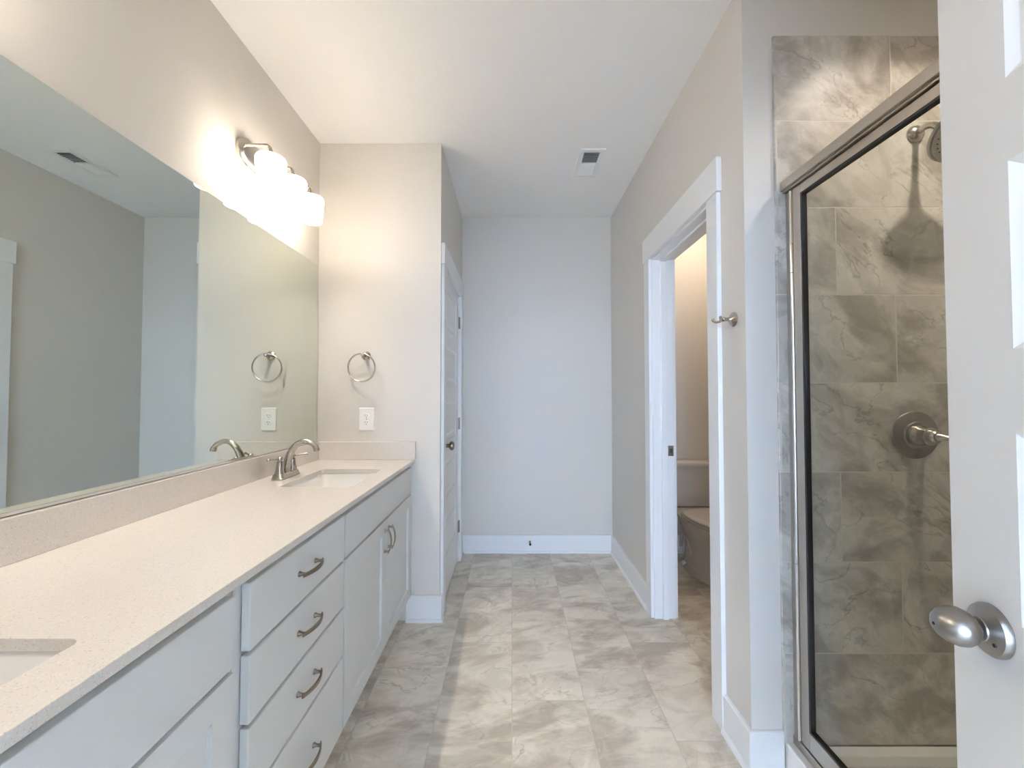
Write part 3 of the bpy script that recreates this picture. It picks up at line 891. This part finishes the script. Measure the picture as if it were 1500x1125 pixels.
b = BM(); box(b, XS+0.003, XS+0.008, a0+g, a1-g, c0+g, c1-g); obj('glass_pane', b, M['glass'], dl)
b = BM()
tube(b, [(XS-0.045, DY0+0.02, 1.00), (XS-0.045, DY0+0.02, 1.20)], 0.007, 12)
for z in (1.02, 1.18): tube(b, [(XS-0.004, DY0+0.02, z), (XS-0.045, DY0+0.02, z)], 0.005, 10)
obj('handle', b, M['alu'], dl, smooth=True)
# fixed panel
b = BM()
box(b, XS-0.002, XS+0.026, DY0-0.034, DY0-0.004, 0.136, 1.988)
fp = obj('side_frame', b, M['alu'], enc, bevel=0.002)
b = BM(); box(b, XS+0.010, XS+0.015, YN+0.026, DY0-0.034, 0.136, 1.988)
obj('glass_pane', b, M['glass'], fp)

# shower head
YT = YS-0.010
r = thing('overhead_shower', 'brushed nickel shower head on a curved arm', 'shower head', (1.418, YT, 2.202))
b = BM(); lathe(b, (1.418, YT, 2.202), (0,-1,0), [(0,0),(0,0.030),(0.003,0.030),(0.010,0.026),(0.016,0.017),(0.018,0.012),(0.019,0)], 32)
obj('flange', b, M['nickel'], r, smooth=True)
b = BM()
P = bez((1.418, YT-0.005, 2.202), (1.418, YT-0.05, 2.212), (1.416, YT-0.075, 2.195), (1.411, YT-0.095, 2.150), 14)
tube(b, P, 0.0105, 16)
obj('arm', b, M['nickel'], r, smooth=True)
b = BM()
ax = Vector((0.04, -0.78, -0.62)).normalized(); o = P[-1]
lathe(b, o - ax*0.004, ax, [(0,0),(0,0.013),(0.010,0.017),(0.022,0.017),(0.026,0.021),(0.040,0.052),(0.050,0.074),(0.056,0.081),(0.066,0.081),(0.069,0.076),(0.067,0.070),(0.067,0)], 40)
hd = obj('spray_head', b, M['nickel_sat'], r, smooth=True)
a_, b_ = frame_axes(ax)
b = BM()
for rr, n in ((0.014, 6), (0.029, 12), (0.044, 18), (0.059, 24)):
    for k in range(n):
        th = 2*PI*k/n; p = o + ax*0.063 + a_*(rr*math.cos(th)) + b_*(rr*math.sin(th))
        lathe(b, p, ax, [(0,0),(0,0.0024),(0.002,0.0018),(0.002,0)], 8)
obj('nozzles', b, M['slot'], hd)

# shower valve
r = thing('shower_valve', 'round brushed nickel shower valve trim with lever handle', 'shower valve', (1.392, YT, 1.147))
b = BM(); lathe(b, (1.392, YT, 1.147), (0,-1,0), [(0,0),(0,0.081),(0.002,0.082),(0.006,0.078),(0.008,0.050),(0.010,0.046),(0.012,0.044),(0.013,0)], 48)
obj('escutcheon', b, M['nickel_sat'], r, smooth=True)
b = BM(); lathe(b, (1.392, YT, 1.147), (0,-1,0), [(0.012,0),(0.012,0.036),(0.024,0.034),(0.030,0.028),(0.050,0.0265),(0.052,0.029),(0.056,0.029),(0.058,0.0255),(0.074,0.022),(0.080,0.017),(0.082,0)], 36)
hd = obj('handle', b, M['nickel'], r, smooth=True)
b = BM()
tube(b, bez((1.392, YT-0.070, 1.147), (1.403, YT-0.090, 1.148), (1.405, YT-0.100, 1.146), (1.415, YT-0.112, 1.142), 10), [0.016,0.0145,0.013,0.0115,0.010,0.009,0.008,0.0072,0.007,0.007,0.004], 16)
obj('lever', b, M['nickel'], hd, smooth=True)

# shower ceiling downlight
r = thing('recessed_light', 'small round recessed light in the shower ceiling', 'ceiling light', (1.41, 1.0, H))
b = BM(); torus(b, (1.41, 1.0, H-0.004), (0,0,1), 0.070, 0.008, 40, 8); obj('trim_ring', b, M['plastic'], r, smooth=True)
b = BM(); lathe(b, (1.41, 1.0, H-0.0005), (0,0,-1), [(0,0),(0,0.064),(0.002,0.064),(0.002,0)], 32); obj('lens', b, M['lamp_lens'], r)
ld = bpy.data.lights.new('downlight', 'SPOT'); ld.energy = CAN_W; ld.color = CAN_COL; ld.shadow_soft_size = 0.03
ld.spot_size = math.radians(130); ld.spot_blend = 1.0
lo = bpy.data.objects.new('downlight', ld); COL.objects.link(lo); lo.parent = r; lo.location = (0, 0, -0.012)

# ------------------------------------------------------------------ toilet
TX = 1.402
def egg(hw, yb, yf, yc, z, n=40, px=2.3):
    """outline: back y=yb, front y=yf (smaller), widest at yc"""
    pts = []
    for k in range(n):
        a = 2*PI*k/n; s, c = math.sin(a), math.cos(a)
        y = yc + ((yb-yc)*abs(s)**(2/px) if s > 0 else -(yc-yf)*abs(s)**(2/2.0))
        x = hw*math.copysign(abs(c)**(2/(px if s > 0 else 2.0)), c)
        pts.append((TX+x, y, z))
    return pts
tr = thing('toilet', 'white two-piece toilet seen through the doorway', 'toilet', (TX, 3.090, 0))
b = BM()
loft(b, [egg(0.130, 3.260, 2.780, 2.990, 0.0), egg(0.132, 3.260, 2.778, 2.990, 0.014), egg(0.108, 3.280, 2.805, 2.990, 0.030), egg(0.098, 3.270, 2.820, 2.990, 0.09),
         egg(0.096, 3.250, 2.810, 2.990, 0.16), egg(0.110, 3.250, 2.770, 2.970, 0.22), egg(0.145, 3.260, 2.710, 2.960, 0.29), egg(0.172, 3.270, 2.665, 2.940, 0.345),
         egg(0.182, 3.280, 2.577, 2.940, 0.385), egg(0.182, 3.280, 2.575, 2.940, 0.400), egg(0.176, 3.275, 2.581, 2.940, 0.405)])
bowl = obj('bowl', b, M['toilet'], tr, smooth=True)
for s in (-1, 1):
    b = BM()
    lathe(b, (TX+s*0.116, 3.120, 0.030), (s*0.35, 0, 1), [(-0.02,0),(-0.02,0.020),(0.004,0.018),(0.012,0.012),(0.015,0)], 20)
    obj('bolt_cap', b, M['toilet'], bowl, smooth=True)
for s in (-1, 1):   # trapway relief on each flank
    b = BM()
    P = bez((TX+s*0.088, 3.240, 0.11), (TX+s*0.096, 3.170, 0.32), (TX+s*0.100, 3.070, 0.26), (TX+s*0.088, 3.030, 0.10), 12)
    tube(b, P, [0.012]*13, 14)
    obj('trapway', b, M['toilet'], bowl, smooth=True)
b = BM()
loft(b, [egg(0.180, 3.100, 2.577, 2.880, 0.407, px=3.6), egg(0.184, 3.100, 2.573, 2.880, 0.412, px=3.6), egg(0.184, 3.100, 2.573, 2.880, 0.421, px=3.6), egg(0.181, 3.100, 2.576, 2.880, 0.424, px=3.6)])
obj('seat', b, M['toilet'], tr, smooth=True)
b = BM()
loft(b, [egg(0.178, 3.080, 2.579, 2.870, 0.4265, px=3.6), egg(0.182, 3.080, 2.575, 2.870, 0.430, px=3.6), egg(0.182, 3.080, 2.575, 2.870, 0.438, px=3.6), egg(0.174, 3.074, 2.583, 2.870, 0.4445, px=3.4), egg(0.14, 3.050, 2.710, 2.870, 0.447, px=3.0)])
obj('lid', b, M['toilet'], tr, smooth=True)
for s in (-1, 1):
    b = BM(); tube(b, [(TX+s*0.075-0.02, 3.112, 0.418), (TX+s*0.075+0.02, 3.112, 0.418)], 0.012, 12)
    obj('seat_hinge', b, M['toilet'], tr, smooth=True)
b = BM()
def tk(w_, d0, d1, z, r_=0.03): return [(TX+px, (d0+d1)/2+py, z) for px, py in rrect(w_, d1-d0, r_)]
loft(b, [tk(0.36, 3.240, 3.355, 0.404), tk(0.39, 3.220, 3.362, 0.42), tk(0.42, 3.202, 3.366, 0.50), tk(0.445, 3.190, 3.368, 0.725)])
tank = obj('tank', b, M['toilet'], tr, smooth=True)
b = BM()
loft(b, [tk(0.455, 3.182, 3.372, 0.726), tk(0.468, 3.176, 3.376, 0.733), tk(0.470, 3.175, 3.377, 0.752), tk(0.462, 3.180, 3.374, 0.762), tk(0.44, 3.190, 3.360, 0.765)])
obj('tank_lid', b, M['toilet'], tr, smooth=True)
b = BM(); lathe(b, (TX-0.185, 3.193, 0.685), (0,-1,0), [(-0.002,0),(-0.002,0.012),(0.006,0.011),(0.010,0.007),(0.014,0)], 16)
tube(b, [(TX-0.185, 3.180, 0.685), (TX-0.190, 3.174, 0.665), (TX-0.193, 3.175, 0.645)], [0.006, 0.005, 0.006], 10)
obj('flush_handle', b, M['nickel'], tank, smooth=True)
b = BM()
tube(b, bez((TX-0.150, 3.280, 0.408), (TX-0.15, 3.220, 0.33), (TX-0.11, 3.190, 0.12), (TX-0.228, 3.335, 0.19), 16), 0.006, 10)
obj('supply_hose', b, M['hose'], tr, smooth=True)
b = BM(); lathe(b, (TX-0.235, YB-0.0145, 0.19), (0,-1,0), [(0,0),(0,0.028),(0.004,0.026),(0.006,0.009),(0.05,0.009),(0.05,0)], 20)
tag(obj('supply_valve', b, M['nickel'], smooth=True), 'small shutoff valve low on the wall beside the toilet', 'valve')

# toilet room ceiling light
r = thing('ceiling_light', 'round flush ceiling light of the toilet room, outside the photo', 'ceiling light', (1.46, 2.92, H))
b = BM(); lathe(b, (1.46, 2.92, H-0.0005), (0,0,-1), [(0,0),(0,0.13),(0.018,0.13),(0.020,0.125),(0.020,0)], 40); obj('base_pan', b, M['nickel'], r, smooth=True)
b = BM(); lathe(b, (1.46, 2.92, H-0.021), (0,0,-1), [(0,0),(0,0.12),(0.02,0.115),(0.045,0.08),(0.055,0.0)], 40); obj('diffuser', b, mk_emit('lit_diffuser', (1.0, 0.82, 0.64), TOILET_LAMP), r, smooth=True)
